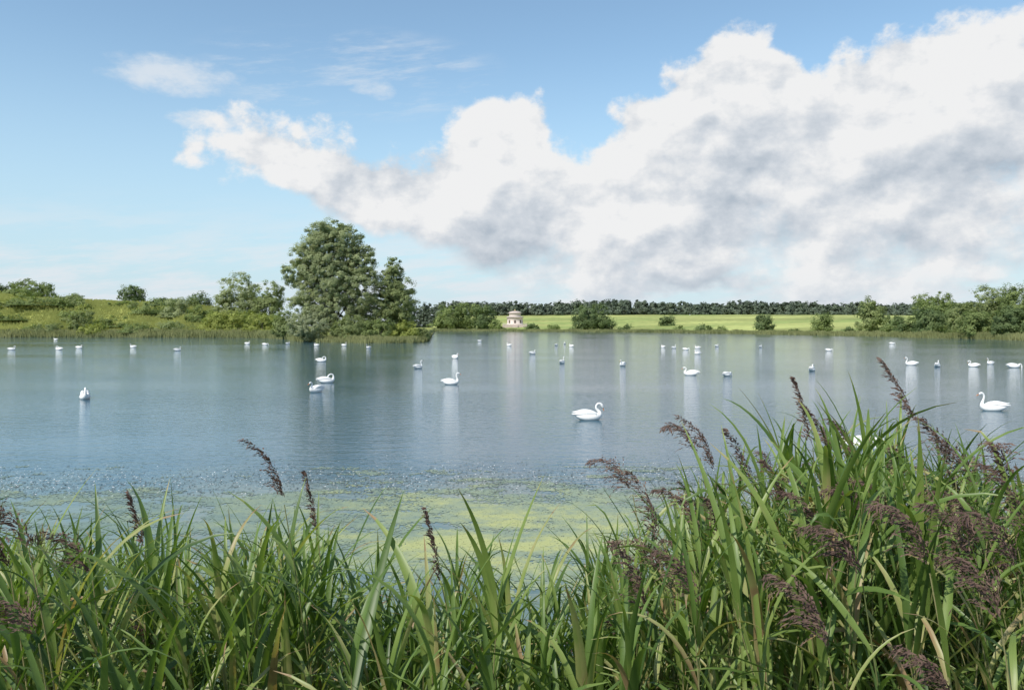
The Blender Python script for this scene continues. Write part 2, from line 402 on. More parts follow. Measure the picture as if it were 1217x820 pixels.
# ------------------------------------------------------------------ pagoda
M['white'] = mat_plain('cream_render', (.66, .57, .51), .75, .06, 1)
M['stone'] = mat_plain('pale_stone', (.52, .43, .38), .8, .12, 1)
M['tile'] = mat_plain('roof_tile', (.42, .36, .32), .7, .15, 2)
M['shade'] = mat_plain('dark_opening', (.14, .11, .095), .8, .1, 2)
M['gold'] = mat_plain('gilded_metal', (.45, .36, .18), .5, .1, 2)
px0, Yp = 612, 590
x0 = X(px0, Yp); z0 = hgt(x0, Yp)
pg = empty('pale_pagoda', (x0, Yp, z0)); tag(pg, 'pale cream pagoda with tiered roofs on a stepped terrace at the meadow shore', 'pagoda')
q = B(); q.box(-9, 9, -9, 9, -1.5, 1.6); q.build('terrace', M['stone'], pg, False)
q = B()
for k in range(6): q.box(-2, 2, -9-1.8+k*.3, -9-.002, -1.5, .27*(k+1)-.2)
q.build('steps', M['stone'], pg, False)
q = B(); q.box(-9, 9, -9, -8.8, 2.4, 2.55); q.box(-9, 9, 8.8, 9, 2.4, 2.55); q.box(-9, -8.8, -8.8, 8.8, 2.4, 2.55); q.box(8.8, 9, -8.8, 8.8, 2.4, 2.55)
for k in range(19):
    for s in (-8.9, 8.9):
        q.box(-9+k*.98, -8.82+k*.98, s-.08, s+.08, 1.602, 2.398)
        if 0 < k < 18: q.box(s-.08, s+.08, -9+k*.98, -8.82+k*.98, 1.602, 2.398)
q.build('balustrade', M['white'], pg, False)
q = B(); q.lathe([(6.2, 1.6), (6.2, 2.2), (5.7, 2.25), (5.7, 6.6), (5.9, 6.7)]); q.build('drum', M['white'], pg)
q = B(); q.lathe([(5.9, 6.7), (6.5, 6.6), (6.5, 7.0), (5.2, 7.6), (4.3, 7.7)]); q.build('skirt_roof', M['tile'], pg)
q = B(); q.lathe([(4.3, 7.6), (4.3, 9.8), (4.5, 9.9)]); q.build('upper_drum', M['white'], pg)
q = B(); q.lathe([(4.5, 9.9), (4.9, 9.8), (4.9, 10.1), (4.3, 10.7), (3.1, 11.2), (1.7, 11.5), (.5, 11.6)]); q.build('dome', M['stone'], pg)
q = B(); q.lathe([(.6, 11.5), (.6, 11.9), (1.0, 12.0), (1.0, 12.1), (.3, 12.4), (.2, 12.7), (.02, 13.0)], 16); q.build('spire', M['gold'], pg)
for a in range(8):
    q = B(); an = a*pi/4-pi/2
    q.box(-.7, .7, -5.8, -5.6, 2.6, 4.9)
    o = q.build('niche', M['shade'], pg, False); o.rotation_euler = (0, 0, an+pi/2)

# ------------------------------------------------------------------ swans
M['feather'] = mat_plain('white_feathers', (.82, .81, .78), .8, .05, 22, .15)
M['bill'] = mat_plain('orange_bill', (.60, .19, .03), .45, .1, 20)
M['black'] = mat_plain('black_skin', (.015, .015, .015), .5, .1, 20)
def catmull(P, sub):
    P = np.array(P, float); o = []
    for i in range(len(P)-1):
        a = P[max(i-1, 0)]; b0 = P[i]; c = P[i+1]; d = P[min(i+2, len(P)-1)]
        for k in range(sub):
            t_ = k/sub
            o.append(.5*((2*b0)+(-a+c)*t_+(2*a-5*b0+4*c-d)*t_**2+(-a+3*b0-3*c+d)*t_**3))
    o.append(P[-1]); return np.array(o)
def loft(bb, P, sub=3, n=12, y0=0, ysl=0, ruff=0.):
    Q = catmull(P, sub); base = len(bb.v)
    for i in range(len(Q)):
        d = Q[min(i+1, len(Q)-1)][:2]-Q[max(i-1, 0)][:2]; d /= (np.linalg.norm(d)+1e-9)
        nx, nz = -d[1], d[0]
        x, z, w, h = Q[i]; w = max(w, .002); h = max(h, .002)
        for k in range(n):
            a = 2*pi*k/n; f_ = 1+ruff*math.sin(i*2.4+k*2.1)
            bb.v.append((x+nx*math.sin(a)*h*f_, y0+ysl*i/len(Q)+math.cos(a)*w*f_, z+nz*math.sin(a)*h*f_))
    for i in range(len(Q)-1):
        for k in range(n):
            bb.f.append((base+i*n+k, base+i*n+(k+1) % n, base+(i+1)*n+(k+1) % n, base+(i+1)*n+k))
    bb.f.append(tuple(base+k for k in range(n))); bb.f.append(tuple(base+(len(Q)-1)*n+k for k in range(n))[::-1])
trunkp = [(-.56, .20, .02, .012), (-.47, .17, .075, .035), (-.32, .125, .155, .10), (-.12, .10, .21, .155), (.08, .095, .215, .16), (.24, .115, .175, .148), (.345, .175, .11, .115)]
necks = {
 'upright': [(.375, .27, .062, .062), (.345, .37, .042, .042), (.315, .47, .033, .033), (.315, .57, .030, .032), (.36, .64, .034, .036), (.415, .65, .042, .043), (.465, .625, .031, .031), (.495, .605, .02, .02)],
 'bowed': [(.365, .25, .066, .064), (.31, .32, .046, .046), (.25, .39, .036, .036), (.25, .48, .032, .032), (.32, .545, .032, .034), (.40, .535, .036, .038), (.445, .485, .042, .043), (.47, .43, .031, .031), (.48, .40, .02, .02)],
 'relaxed': [(.37, .25, .062, .062), (.32, .32, .042, .042), (.29, .40, .034, .034), (.32, .47, .032, .032), (.38, .50, .036, .038), (.43, .495, .042, .042), (.475, .47, .031, .031), (.505, .45, .02, .02)],
 'preening': [(.385, .27, .062, .062), (.385, .38, .044, .044), (.33, .46, .038, .038), (.23, .48, .035, .036), (.14, .43, .036, .038), (.09, .365, .042, .043), (.065, .315, .03, .032), (.055, .285, .02, .02)],
 'feeding': [(.40, .24, .062, .062), (.46, .29, .044, .044), (.54, .27, .038, .038), (.59, .18, .036, .036), (.60, .09, .04, .04), (.60, .02, .04, .04), (.60, -.05, .03, .03)],
}
proto = {}
def make_swan(pose):
    root = empty('swan', (0, 0, 0))
    b1 = B(); loft(b1, trunkp+necks[pose]); b1.build('body', M['feather'], root)
    for s in (-1, 1):
        w = B()
        loft(w, [(.24, .16, .02, .03), (.18, .19, .055, .085), (.02, .235, .08, .105), (-.18, .265, .075, .095), (-.34, .27, .05, .06), (-.47, .27, .03, .03), (-.58, .285, .004, .005)], 5, 14, y0=s*.125, ysl=-s*.09, ruff=.07)
        loft(w, [(-.10, .22, .05, .05), (-.30, .215, .05, .055), (-.48, .205, .03, .03), (-.60, .215, .004, .006)], 4, 10, y0=s*.12, ysl=-s*.07, ruff=.06)
        w.build('wing', M['feather'], root)
    P = necks[pose]; e = P[-1]; p = P[-2]; d = np.array([e[0]-p[0], e[1]-p[1]]); d /= np.linalg.norm(d)
    k = B(); loft(k, [(e[0]-d[0]*.02, e[1]-d[1]*.02, .024, .026), (e[0], e[1], .02, .022), (e[0]+d[0]*.02, e[1]+d[1]*.02, .014, .014)]); k.build('face_patch', M['black'], root)
    k = B(); loft(k, [(e[0]+d[0]*.012, e[1]+d[1]*.012, .019, .02), (e[0]+d[0]*.055, e[1]+d[1]*.055, .017, .014), (e[0]+d[0]*.105, e[1]+d[1]*.105, .014, .008)]); k.build('bill', M['bill'], root)
    h_ = P[-3]
    for s in (-1, 1):
        k = B(); hx, hz = h_[0]+d[0]*.02, h_[1]+d[1]*.02
        loft(k, [(hx-.008, hz+.01, .001, .001), (hx, hz+.01, .007, .007), (hx+.008, hz+.01, .001, .001)], 2, 6, s*(h_[2]*.86)); k.build('eye', M['black'], root)
    return root
used = set()
for p in necks: proto[p] = make_swan(p)
def put_swan(px, py, yaw, pose, label, group, sc=1.0):
    if pose not in used: r0 = proto[pose]; used.add(pose)
    else:
        s0 = proto[pose]; r0 = s0.copy(); C.objects.link(r0)
        for ch in s0.children:
            c = ch.copy(); C.objects.link(c); c.parent = r0
    x, y = at(px, py); r0.location = (x, y, 0); r0.rotation_euler = (0, 0, math.radians(yaw)); r0.scale = (sc,)*3
    tag(r0, label, 'swan', group)
near_g = 'swans on the nearer water'; far_g = 'swans on the distant water'
for a in [
 (700, 499, 8, 'bowed', 'large swan in the middle of the lake facing right with bowed neck', near_g, 1.05),
 (1180, 488, 172, 'upright', 'large swan at the right facing left with neck held upright', near_g, 1.05),
 (1022, 532, 170, 'feeding', 'nearest swan, partly hidden behind the tall right hand reeds', near_g, .95),
 (1048, 536, 60, 'preening', 'swan half hidden behind reeds just right of the nearest swan', near_g, .9),
 (101, 474, -60, 'preening', 'preening swan alone on the left water', near_g, 1.05),
 (388, 455, 25, 'preening', 'plump resting swan in front of the willow spit with head tucked', near_g, 1.05),
 (376, 466, 240, 'relaxed', 'swan facing the viewer just below the plump resting swan', near_g, 1.),
 (536, 457, 5, 'upright', 'swan facing right on open water right of the willow reflection', near_g, 1.),
 (497, 438, 50, 'upright', 'swan seen from behind, right of the willow reflection', near_g, .95),
 (382, 430, 10, 'preening', 'resting swan on the dark willow reflection, farther than the plump one', near_g, 1.),
 (541, 426, -50, 'relaxed', 'small swan above the right facing swan', near_g, 1.),
 (633, 421, 40, 'relaxed', 'swan below the pale pagoda', near_g, 1.),
 (668, 432, 60, 'upright', 'swan right of and nearer than the one below the pagoda', near_g, .9),
 (740, 435, 240, 'relaxed', 'swan in line above the large central swan, to its right', near_g, 1.),
 (821, 446, 170, 'relaxed', 'plump swan facing left in the right half of the lake', near_g, 1.05),
 (864, 447, 40, 'feeding', 'swan feeding with its head down right of the plump left facing swan', near_g, .85),
 (965, 441, 55, 'preening', 'round white resting swan left of the tall reed plumes', near_g, 1.),
 (985, 417, 0, 'feeding', 'low flat swan beyond the round resting swan', near_g, .9),
 (1083, 434, 160, 'upright', 'swan seen beside the highest reed plume', near_g, 1.),
 (1114, 436, 50, 'relaxed', 'swan just right of the highest reed plume', near_g, 1.),
 (1157, 436, 130, 'bowed', 'left swan of the three under the right hand wood', near_g, .9),
 (1177, 433, 200, 'upright', 'middle swan of the three under the right hand wood', near_g, .8),
 (1205, 437, 0, 'feeding', 'right swan of the three under the right hand wood, body flat', near_g, 1.05),
 (14, 416, 20, 'bowed', 'leftmost distant swan near the edge of the photo', far_g, 1.),
 (70, 416, 170, 'preening', 'second distant swan from the left edge', far_g, 1.1),
 (66, 404, 180, 'relaxed', 'tiny swan by the left shore above the second swan', far_g, 1.),
 (94, 414, 0, 'relaxed', 'distant swan right of the second swan from the left edge', far_g, 1.),
 (158, 413, 180, 'relaxed', 'distant swan below the lone dark skyline tree', far_g, 1.),
 (211, 417, 40, 'relaxed', 'distant swan below the pale slope bush', far_g, 1.),
 (294, 409, 0, 'bowed', 'tiny swan below the big yellow bush', far_g, 1.),
 (315, 410, 0, 'feeding', 'low swan near the shore left of the spit', far_g, 1.),
 (342, 409, 50, 'relaxed', 'small swan at the left end of the spit', far_g, .9),
 (376, 411, 180, 'preening', 'small swan under the silvery willow bush', far_g, .9),
 (409, 411, 0, 'upright', 'small swan under the tallest tree', far_g, .9),
 (438, 414, 230, 'upright', 'small upright swan under the slender darker willow', far_g, .9),
 (570, 406, 30, 'relaxed', 'tiny swan right of the tip of the spit', far_g, 1.),
 (605, 411, 180, 'bowed', 'tiny low swan below and left of the pale pagoda', far_g, .9),
 (661, 411, 60, 'relaxed', 'left swan of the close trio below the broad round tree', far_g, .9),
 (671, 409, 90, 'bowed', 'middle swan of the close trio below the broad round tree', far_g, .9),
 (679, 412, 140, 'relaxed', 'right swan of the close trio below the broad round tree', far_g, .9),
 (788, 413, 120, 'relaxed', 'first swan of the far row under the lone meadow tree', far_g, .9),
 (801, 414, 30, 'upright', 'second swan of the far row under the lone meadow tree', far_g, .85),
 (815, 416, 0, 'feeding', 'third swan of the far row, body low', far_g, .9),
 (829, 414, 180, 'relaxed', 'fourth swan of the far row under the meadow', far_g, .9),
 (829, 421, 200, 'bowed', 'swan just below the far row under the meadow', far_g, .9),
 (852, 412, 40, 'relaxed', 'rightmost swan of the far row under the meadow', far_g, .9),
 (904, 413, 50, 'relaxed', 'tiny swan below the round tree on the meadow shore', far_g, .9),
 (1060, 409, 0, 'feeding', 'tiny swan by the shore left of the right hand wood', far_g, 1.)]:
    put_swan(*a)

# ------------------------------------------------------------------ algae and floating bits
cs = .04
xs = np.arange(-12, 13, cs); ys = np.arange(6.6, 19, cs)
ax, ay = np.meshgrid(xs, ys, indexing='ij')
apx = CX+FP*ax/ay; arow = HZ+H*FP/ay
f = fbm(ax*.45, ay*.9, 71, 4)*.42+fbm(ax*1.6, ay*3.0, 72, 7)*.58
core = np.exp(-((apx-575)/235)**2-((arow-640)/50)**2)
cover = f+.14*core-.03-.03*np.clip((arow-720)/60, 0, 1)-.10*np.clip((598-arow)/22, 0, 2)
keep = cover > .475+(rng.random(ax.shape)-.5)*.17
px_, py_ = ax[keep], ay[keep]; n = len(px_)
j = lambda: (rng.random(n)-.5)*cs*.8
s = cs*.62
Vq = np.stack([np.stack([px_-s+j(), py_-s+j(), np.full(n, .004)], 1), np.stack([px_+s+j(), py_-s+j(), np.full(n, .004)], 1), np.stack([px_+s+j(), py_+s+j(), np.full(n, .004)], 1), np.stack([px_-s+j(), py_+s+j(), np.full(n, .004)], 1)], 1)
Vq[:, :, 2] += (rng.random(n)*.002)[:, None]
tn = np.clip(.12+core[keep]*(f[keep]*1.9-.38)+(fbm(px_*1.2, py_*1.8, 74)-.5)*1.0+(fbm(px_*9, py_*9, 75)-.5)*.5+(rng.random(n)-.5)*.2, 0, 1)
am, t, b = newmat('algae')
a_ = t.node('ShaderNodeAttribute', attribute_name='tint').outputs['Fac']
rp = t.node('ShaderNodeValToRGB', {0: a_}); e = rp.color_ramp.elements
e[0].color = (.17, .23, .17, 1); e[1].color = (.43, .44, .14, 1); e[1].position = .9
e2 = rp.color_ramp.elements.new(.4); e2.color = (.25, .30, .17, 1)
t.put(b.inputs['Base Color'], rp.outputs[0]); b.inputs['Roughness'].default_value = .35
tag(quads_obj('algae_mat', Vq, tn, am), 'yellow green mats of algae floating on the near water', 'algae', kind='stuff')
def flecks(name, label, cat, n, rowf, pxr, size, mat, seed, z):
    r = np.random.default_rng(seed); row = rowf(r, n); px = r.uniform(pxr[0], pxr[1], n)
    row = row+(fbm(px/90, px*0, 5)-.5)*26
    y = H*FP/(row-HZ); x = (px-CX)/FP*y; a = r.random(n)*6.28; s = size*(.4+r.random(n)); c, q = np.cos(a)*s, np.sin(a)*s
    Vq = np.stack([np.stack([x-c, y-q, np.full(n, z)], 1), np.stack([x+q*.4, y-c*.4, np.full(n, z)], 1), np.stack([x+c, y+q, np.full(n, z+.006)], 1), np.stack([x-q*.4, y+c*.4, np.full(n, z+.003)], 1)], 1)
    tag(quads_obj(name, Vq, r.random(n), mat), label, cat, kind='stuff')
M['weed'] = mat_foliage('water_weed', (.05, .065, .08), (.13, .145, .12), 0, nscale=2)
flecks('water_weed', 'dark floating weed along the edge of the algae', 'water weed', 8000, lambda r, n: 574+r.normal(0, 10, n), (-100, 1300), .03, M['weed'], 3, .008)
flecks('floating_feathers', 'tiny white feathers scattered on the water at the edge of the algae', 'feathers', 2000, lambda r, n: 570+r.normal(0, 10, n), (-60, 1280), .02, M['feather'], 4, .012)

# ------------------------------------------------------------------ foreground reeds
def mat_reed(name, stops):
    m, t, b = newmat(name)
    a = t.node('ShaderNodeAttribute', attribute_name='tint').outputs['Fac']
    g = t.node('ShaderNodeNewGeometry').outputs['Position']
    n = t.lin(t.noise(g, 7, 2), .3, .7, -.13, .13)
    rp = t.node('ShaderNodeValToRGB', {0: t.m('ADD', a, n)}); els = rp.color_ramp.elements
    els[0].position, els[0].color = stops[0][0], c4(stops[0][1]); els[1].position, els[1].color = stops[-1][0], c4(stops[-1][1])
    for p_, c_ in stops[1:-1]:
        k = els.new(p_); k.color = c4(c_)
    col = rp.outputs[0]
    t.put(b.inputs['Base Color'], col); b.inputs['Roughness'].default_value = .42; b.inputs['Specular IOR Level'].default_value = .4
    tr = t.node('ShaderNodeBsdfTranslucent', {'Color': t.mixc(1., col, (1.35, 1.45, .5, 1), 'MULTIPLY')})
    mx = t.node('ShaderNodeMixShader', {0: .33, 1: b.outputs[0], 2: tr.outputs[0]})
    t.l.new(mx.outputs[0], t.n['Material Output'].inputs[0])
    return m
M['reed'] = mat_reed('reed_leaf', [(0, (.06, .11, .027)), (.45, (.13, .205, .045)), (.75, (.23, .30, .08)), (.88, (.37, .36, .15)), (1., (.34, .23, .12))])
M['stem'] = mat_reed('reed_stem', [(0, (.13, .17, .055)), (1., (.40, .36, .18))])
M['plume'] = mat_foliage('reed_plume', (.055, .032, .03), (.19, .125, .095), .15, nscale=9, rough=.8)

def ribbon(bb, p, az, el, L, W, droop, seg=8, twist=0., tint=.4, kink=None, curl=0.):
    base = len(bb.v); x, y, z = p; ds = L/seg
    for i in range(seg+1):
        s = i/seg; e = el-droop*s**1.6
        if kink and s > kink: e -= 1.9*min(1, (s-kink)*3.5)
        a = az+curl*s; ce, se, ca_, sa = math.cos(e), math.sin(e), math.cos(a), math.sin(a)
        sx, sy_, sz = -sa, ca_, 0.
        nx, ny, nz = -se*ca_, -se*sa, ce
        tw = twist*s; ct, st = math.cos(tw), math.sin(tw)
        ux, uy, uz = sx*ct+nx*st, sy_*ct+ny*st, nz*st
        vx, vy, vz = nx*ct-sx*st, ny*ct-sy_*st, nz*ct
        w = W/2*min(1, .4+3.5*s)*(1-s**2.)+.0004
        q_ = w*.35
        bb.v.append((x-ux*w+vx*q_, y-uy*w+vy*q_, z-uz*w+vz*q_)); bb.v.append((x, y, z)); bb.v.append((x+ux*w+vx*q_, y+uy*w+vy*q_, z+uz*w+vz*q_))
        x += ce*ca_*ds; y += ce*sa*ds; z += se*ds
    for i in range(seg):
        k = base+i*3
        bb.f.append((k, k+1, k+4, k+3)); bb.f.append((k+1, k+2, k+5, k+4))
        tt = tint if i < seg-1 else min(1, tint+.25)
        bb.t.append(tt); bb.t.append(min(1, tt+.04))

def plume(bb, p, az, el, L, r, droop=1.5, full=1.):
    x, y, z = p; n = 32
    for i in range(n):
        s = i/n; e = el-droop*s**1.4
        ce, se = math.cos(e), math.sin(e)
        x += ce*math.cos(az)*L/n; y += ce*math.sin(az)*L/n; z += se*L/n
        for b_ in range(3):
            bl = (.085*(1-s)**.7+.02)*r.uniform(.5, 1.2)*full
            ba = az+r.uniform(-1.3, 1.3); be = e+r.uniform(-.5, .25)
            px_, py_, pz = x, y, z; m_ = max(4, int(bl*90)); cb = r.uniform(.08, .2)
            for k in range(m_):
                be -= cb; d = (math.cos(be)*math.cos(ba), math.cos(be)*math.sin(ba), math.sin(be))
                px_ += d[0]*bl/m_; py_ += d[1]*bl/m_; pz += d[2]*bl/m_
                if k == 0: continue
                l = r.uniform(.006, .011); w = r.uniform(.0014, .003); o = r.uniform(-.003, .003); o2 = r.uniform(-.003, .003)
                a2 = r.uniform(0, 6.28); u = (math.cos(a2)*w, math.sin(a2)*w*.6, math.sin(a2+1)*w)
                c = (px_+o, py_+o2, pz+o); dd = (d[0]+r.uniform(-.35, .35), d[1]+r.uniform(-.35, .35), d[2]-.2+r.uniform(-.3, .3))
                b0 = len(bb.v)
                bb.v += [(c[0]-dd[0]*l, c[1]-dd[1]*l, c[2]-dd[2]*l), (c[0]+u[0], c[1]+u[1], c[2]+u[2]), (c[0]+dd[0]*l, c[1]+dd[1]*l, c[2]+dd[2]*l), (c[0]-u[0], c[1]-u[1], c[2]-u[2])]
                bb.f.append((b0, b0+1, b0+2, b0+3)); bb.t.append(r.random())

def reed(sb, lb, pb, ox, oy, oz, h, lean, laz, r, has_plume, wide=1., windaz=pi, leafL=.5, upright=.0, pdroop=None, broad=False, pfull=None):
    def P(t_): return (ox+math.cos(laz)*lean*h*t_**1.8, oy+math.sin(laz)*lean*h*t_**1.8, oz+h*t_*(1-.12*lean*t_))
    pts = [P(i/6) for i in range(7)]
    rad = [.0048-.0032*i/6 for i in range(7)]
    sb.tube(pts, rad, 5, r.random(), False)
    phi = r.uniform(0, 6.28); nl = int(h/(.18 if broad else .12))
    tb = r.gauss(.45, .2)
    for i in range(nl):
        t_ = .25+.72*(i+.5)/nl
        if has_plume and t_ > .9: continue
        phi += pi+r.uniform(-.6, .6)
        az = math.atan2(math.sin(phi)*.8+.3*math.sin(windaz), math.cos(phi)+.3*math.cos(windaz))
        L = leafL*r.uniform(.6, 1.25)*(1.-.3*max(0, t_-.8)/.2 if not broad else 1.)
        tint = min(.78, max(0, tb+r.gauss(0, .13)))
        if r.random() < .11: tint = r.uniform(.82, 1)
        dr = r.uniform(.2, 1.9) if broad else r.uniform(.6, 2.2)
        ribbon(lb, P(t_), az, r.uniform(.98, 1.45) if broad else r.uniform(.8, 1.3)+upright, L, .020*wide*r.uniform(.55, 1.3), dr, 9, r.uniform(-1.2, 1.2), tint, r.uniform(.4, .75) if r.random() < .15 else None, r.uniform(-.5, .5))
    if not has_plume:
        for k in range(2):
            ribbon(lb, P(.97), phi+k*2.6, r.uniform(1.2, 1.52), leafL*r.uniform(.6, .98), .016*wide, r.uniform(.2, 1.7), 9, r.uniform(-.5, .5), min(.8, max(0, tb)), None, 0)
    else:
        plume(pb, P(1.), windaz+r.uniform(-.5, .5), r.uniform(1.2, 1.5), r.uniform(.20, .29), r, r.uniform(.5, 2.0) if pdroop is None else pdroop, r.uniform(.6, 1.0) if pfull is None else pfull)

env = [(-120, 572), (0, 572), (70, 562), (140, 565), (210, 584), (270, 562), (330, 570), (380, 594), (430, 622), (480, 645), (520, 620), (575, 598), (620, 622), (670, 660), (715, 655), (745, 600), (790, 552), (850, 524), (910, 528), (945, 488), (975, 450), (1015, 450), (1060, 474), (1100, 488), (1150, 490), (1217, 513), (1340, 520)]
def envr(px): return float(np.interp(px, [a for a, _ in env], [b_ for _, b_ in env]))
def one_reed(name, label, group, px, Y, toprow, has_plume, r, wide=1., leafL=.5, upright=0., lean=None, laz=None, windaz=None, pdroop=None, broad=False, pfull=None):
    zt = Z(toprow, Y)
    laz = r.uniform(0, 6.28) if laz is None else laz
    lean = r.uniform(.02, .2) if lean is None else lean
    extra = (.24 if (pdroop is None or pdroop < 1.2) else .17) if has_plume else leafL*(.72 if broad else .66)
    x0 = X(px, Y); g = hgt(x0, Y)
    h = max(.5, zt-g-extra)
    x0b = x0-math.cos(laz)*lean*h; y0b = Y-math.sin(laz)*lean*h
    sb, lb, pb = B(), B(), B()
    reed(sb, lb, pb, 0, 0, 0, h, lean, laz, r, has_plume, wide, windaz if windaz is not None else pi+r.uniform(-.9, .9), leafL, upright, pdroop, broad, pfull)
    root = empty(name, (x0b, y0b, g)); tag(root, label, 'reed', group)
    sb.build('stem', M['stem'], root); lb.build('leaves', M['reed'], root)
    if has_plume: pb.build('seed_plume', M['plume'], root, False)
R_ = random.Random(33)
special = [
 (338, 2.7, 508, 1.0, .7, 'reed whose plume stands alone above the left reeds, leaning left'),
 (377, 3.1, 556, .2, .4, 'reed with a small dark plume right of the lone left plume'),
 (34, 2.2, 570, 1.9, 1.2, 'reed with a big drooping plume at the left edge, uppermost there'),
 (12, 2.4, 608, 1.8, 1.2, 'reed with a plume just below the uppermost plume at the left edge'),
 (46, 1.9, 672, 2.0, 1.2, 'reed with a large drooping plume low in the left corner'),
 (110, 2.3, 612, 1.8, 1., 'reed with a drooping plume right of the left edge plumes'),
 (172, 3.0, 575, .2, .5, 'reed with a thin dark plume among the left leaves'),
 (525, 2.8, 606, .2, .4, 'reed with a small dark plume in the middle of the reed bed'),
 (752, 2.9, 524, 1.6, .9, 'reed with an arching plume at the left of the right hand thicket'),
 (832, 2.9, 480, 1.5, .8, 'reed with a long plume leaning left above the thicket'),
 (850, 3.2, 488, 1.0, .8, 'reed with a plume just right of the long left leaning plume'),
 (897, 3.2, 508, .5, .8, 'reed with a hanging plume between the leaning plumes and tall leaves'),
 (938, 3.1, 528, .6, .9, 'reed with a purple plume left of the tallest leaves'),
 (966, 2.9, 450, .15, .45, 'reed with a narrow upright plume beside the tallest leaves'),
 (990, 3.0, 458, .5, .6, 'reed with a plume rising just right of the narrow upright plume'),
 (1020, 3.1, 474, .8, .8, 'reed with a plume over the half hidden swans'),
 (1090, 2.8, 416, .3, .6, 'reed with the highest plume of all, at the right'),
 (1135, 2.7, 472, .6, .9, 'reed with a thick plume right of the highest plume'),
 (1160, 2.9, 498, .9, .9, 'reed with a plume right of the thick plume'),
 (1196, 2.6, 513, 1.4, 1.0, 'reed with a drooping plume near the right edge'),
 (1222, 2.5, 540, 1.0, 1.0, 'reed with a plume cut by the right edge'),
 (832, 2.3, 618, 1.1, 1.1, 'reed with a broad plume low in the left of the thicket'),
 (1025, 2.0, 604, 1.4, 1.1, 'reed with a broad plume low in the middle of the thicket'),
 (770, 2.4, 640, .8, 1.0, 'reed with a plume low beside the gap in the reeds'),
 (1105, 2.0, 592, 1.5, 1.1, 'reed with a broad plume low at the right of the thicket'),
 (1190, 1.9, 655, 1.7, 1.1, 'reed with a large plume low by the right edge'),
 (985, 1.9, 685, 1.4, 1.1, 'reed with a plume deep in the bottom of the thicket'),
 (1160, 2.1, 556, 1.0, 1.1, 'reed with a broad plume below the thick plume at right'),
 (1210, 2.0, 596, 1.6, 1.1, 'reed with a heavy plume at the right edge under the drooping one'),
 (1140, 1.9, 765, 1.2, 1.0, 'reed with a plume at the very bottom right of the photo'),
]
for px, Y, row, pdr, pf, lb in special:
    one_reed('plumed_reed', lb, None, px, Y, row, True, R_, 1., .42, 0., R_.uniform(.03, .14), pi+R_.uniform(-.6, .6), pi+R_.uniform(-.5, .5), pdr, pfull=pf)
one_reed('leafy_reed', 'leafy reed standing alone above the middle gap in the reeds', None, 592, 2.5, 560, False, R_, 1.6, .55, .3, .05, broad=True)
one_reed('leafy_reed', 'tallest leafy reed in the right hand thicket', None, 985, 2.7, 442, False, R_, 1.6, .52, .2, broad=True)
one_reed('leafy_reed', 'leafy reed with a blade pointing left at the top of the left bed', None, 85, 2.4, 558, False, R_, 1.6, .6, .2, broad=True)
names = [('leafy reed in the left part of the near reed bed', 'leafy reeds in the left part of the near bed'), ('leafy reed in the lower middle part of the near reed bed', 'leafy reeds in the middle part of the near bed'), ('leafy reed in the dense right hand thicket', 'leafy reeds in the right hand thicket')]
for i in range(12):
    px = R_.uniform(930, 1130)
    one_reed('leafy_reed', names[2][0], names[2][1], px, R_.uniform(2.4, 3.3), envr(px)+R_.uniform(-6, 50), False, R_, 1.5, .5, .1, broad=True)
for i in range(253):
    u = R_.random()
    px = R_.uniform(-90, 420) if u < .33 else R_.uniform(420, 745) if u < .55 else R_.uniform(735, 1310)
    Y = R_.uniform(2.1, 3.8); row = envr(px)+abs(R_.gauss(0, 70))+2
    zone = 0 if px < 420 else 1 if px < 745 else 2
    pl = zone == 2 and R_.random() < .15
    br = R_.random() < [.78, .78, .5][zone]
    if pl: one_reed('plumed_reed', 'reed with a purple brown plume inside the dense right hand thicket', 'plumed reeds inside the right hand thicket', px, Y, max(row, 540), True, R_, .9, .4)
    else: one_reed('leafy_reed', names[zone][0], names[zone][1], px, Y, row, False, R_, (1.65 if zone < 2 else 1.4) if br else 1.0, .58 if br else .44, .05, broad=br)
sb, lb, pb = B(), B(), B()
for i in range(900):
    px = R_.uniform(-140, 760) if R_.random() < .5 else R_.uniform(720, 1360)
    Y = R_.uniform(2.6, 6.0); zone = px > 745
    row = envr(px)+abs(R_.gauss(0, 85))+(34 if not zone else 14)
    x0 = X(px, Y); g = hgt(x0, Y)
    h = Z(row, Y)-g-.3
    if h < .5: h = .5
    br = R_.random() < (.65 if not zone else .35)
    reed(sb, lb, pb, x0, Y, g, h, R_.uniform(.02, .25), R_.uniform(0, 6.28), R_, R_.random() < (.09 if zone else .008), 1.5 if br else 1.0, pi+R_.uniform(-.8, .8), .55 if br else .44, 0., None, br)
tag(lb.build('reed_bed', M['reed']), 'mass of green reed blades filling the near bank behind the front reeds', 'reed bed', kind='stuff')
tag(sb.build('reed_stalks', M['stem']), 'mass of thin reed stalks inside the near reed bed', 'reed stalks', kind='stuff')
if pb.v: tag(pb.build('reed_plumes', M['plume'], smooth=False), 'mass of small brown plumes deep in the reed bed', 'reed plumes', kind='stuff')

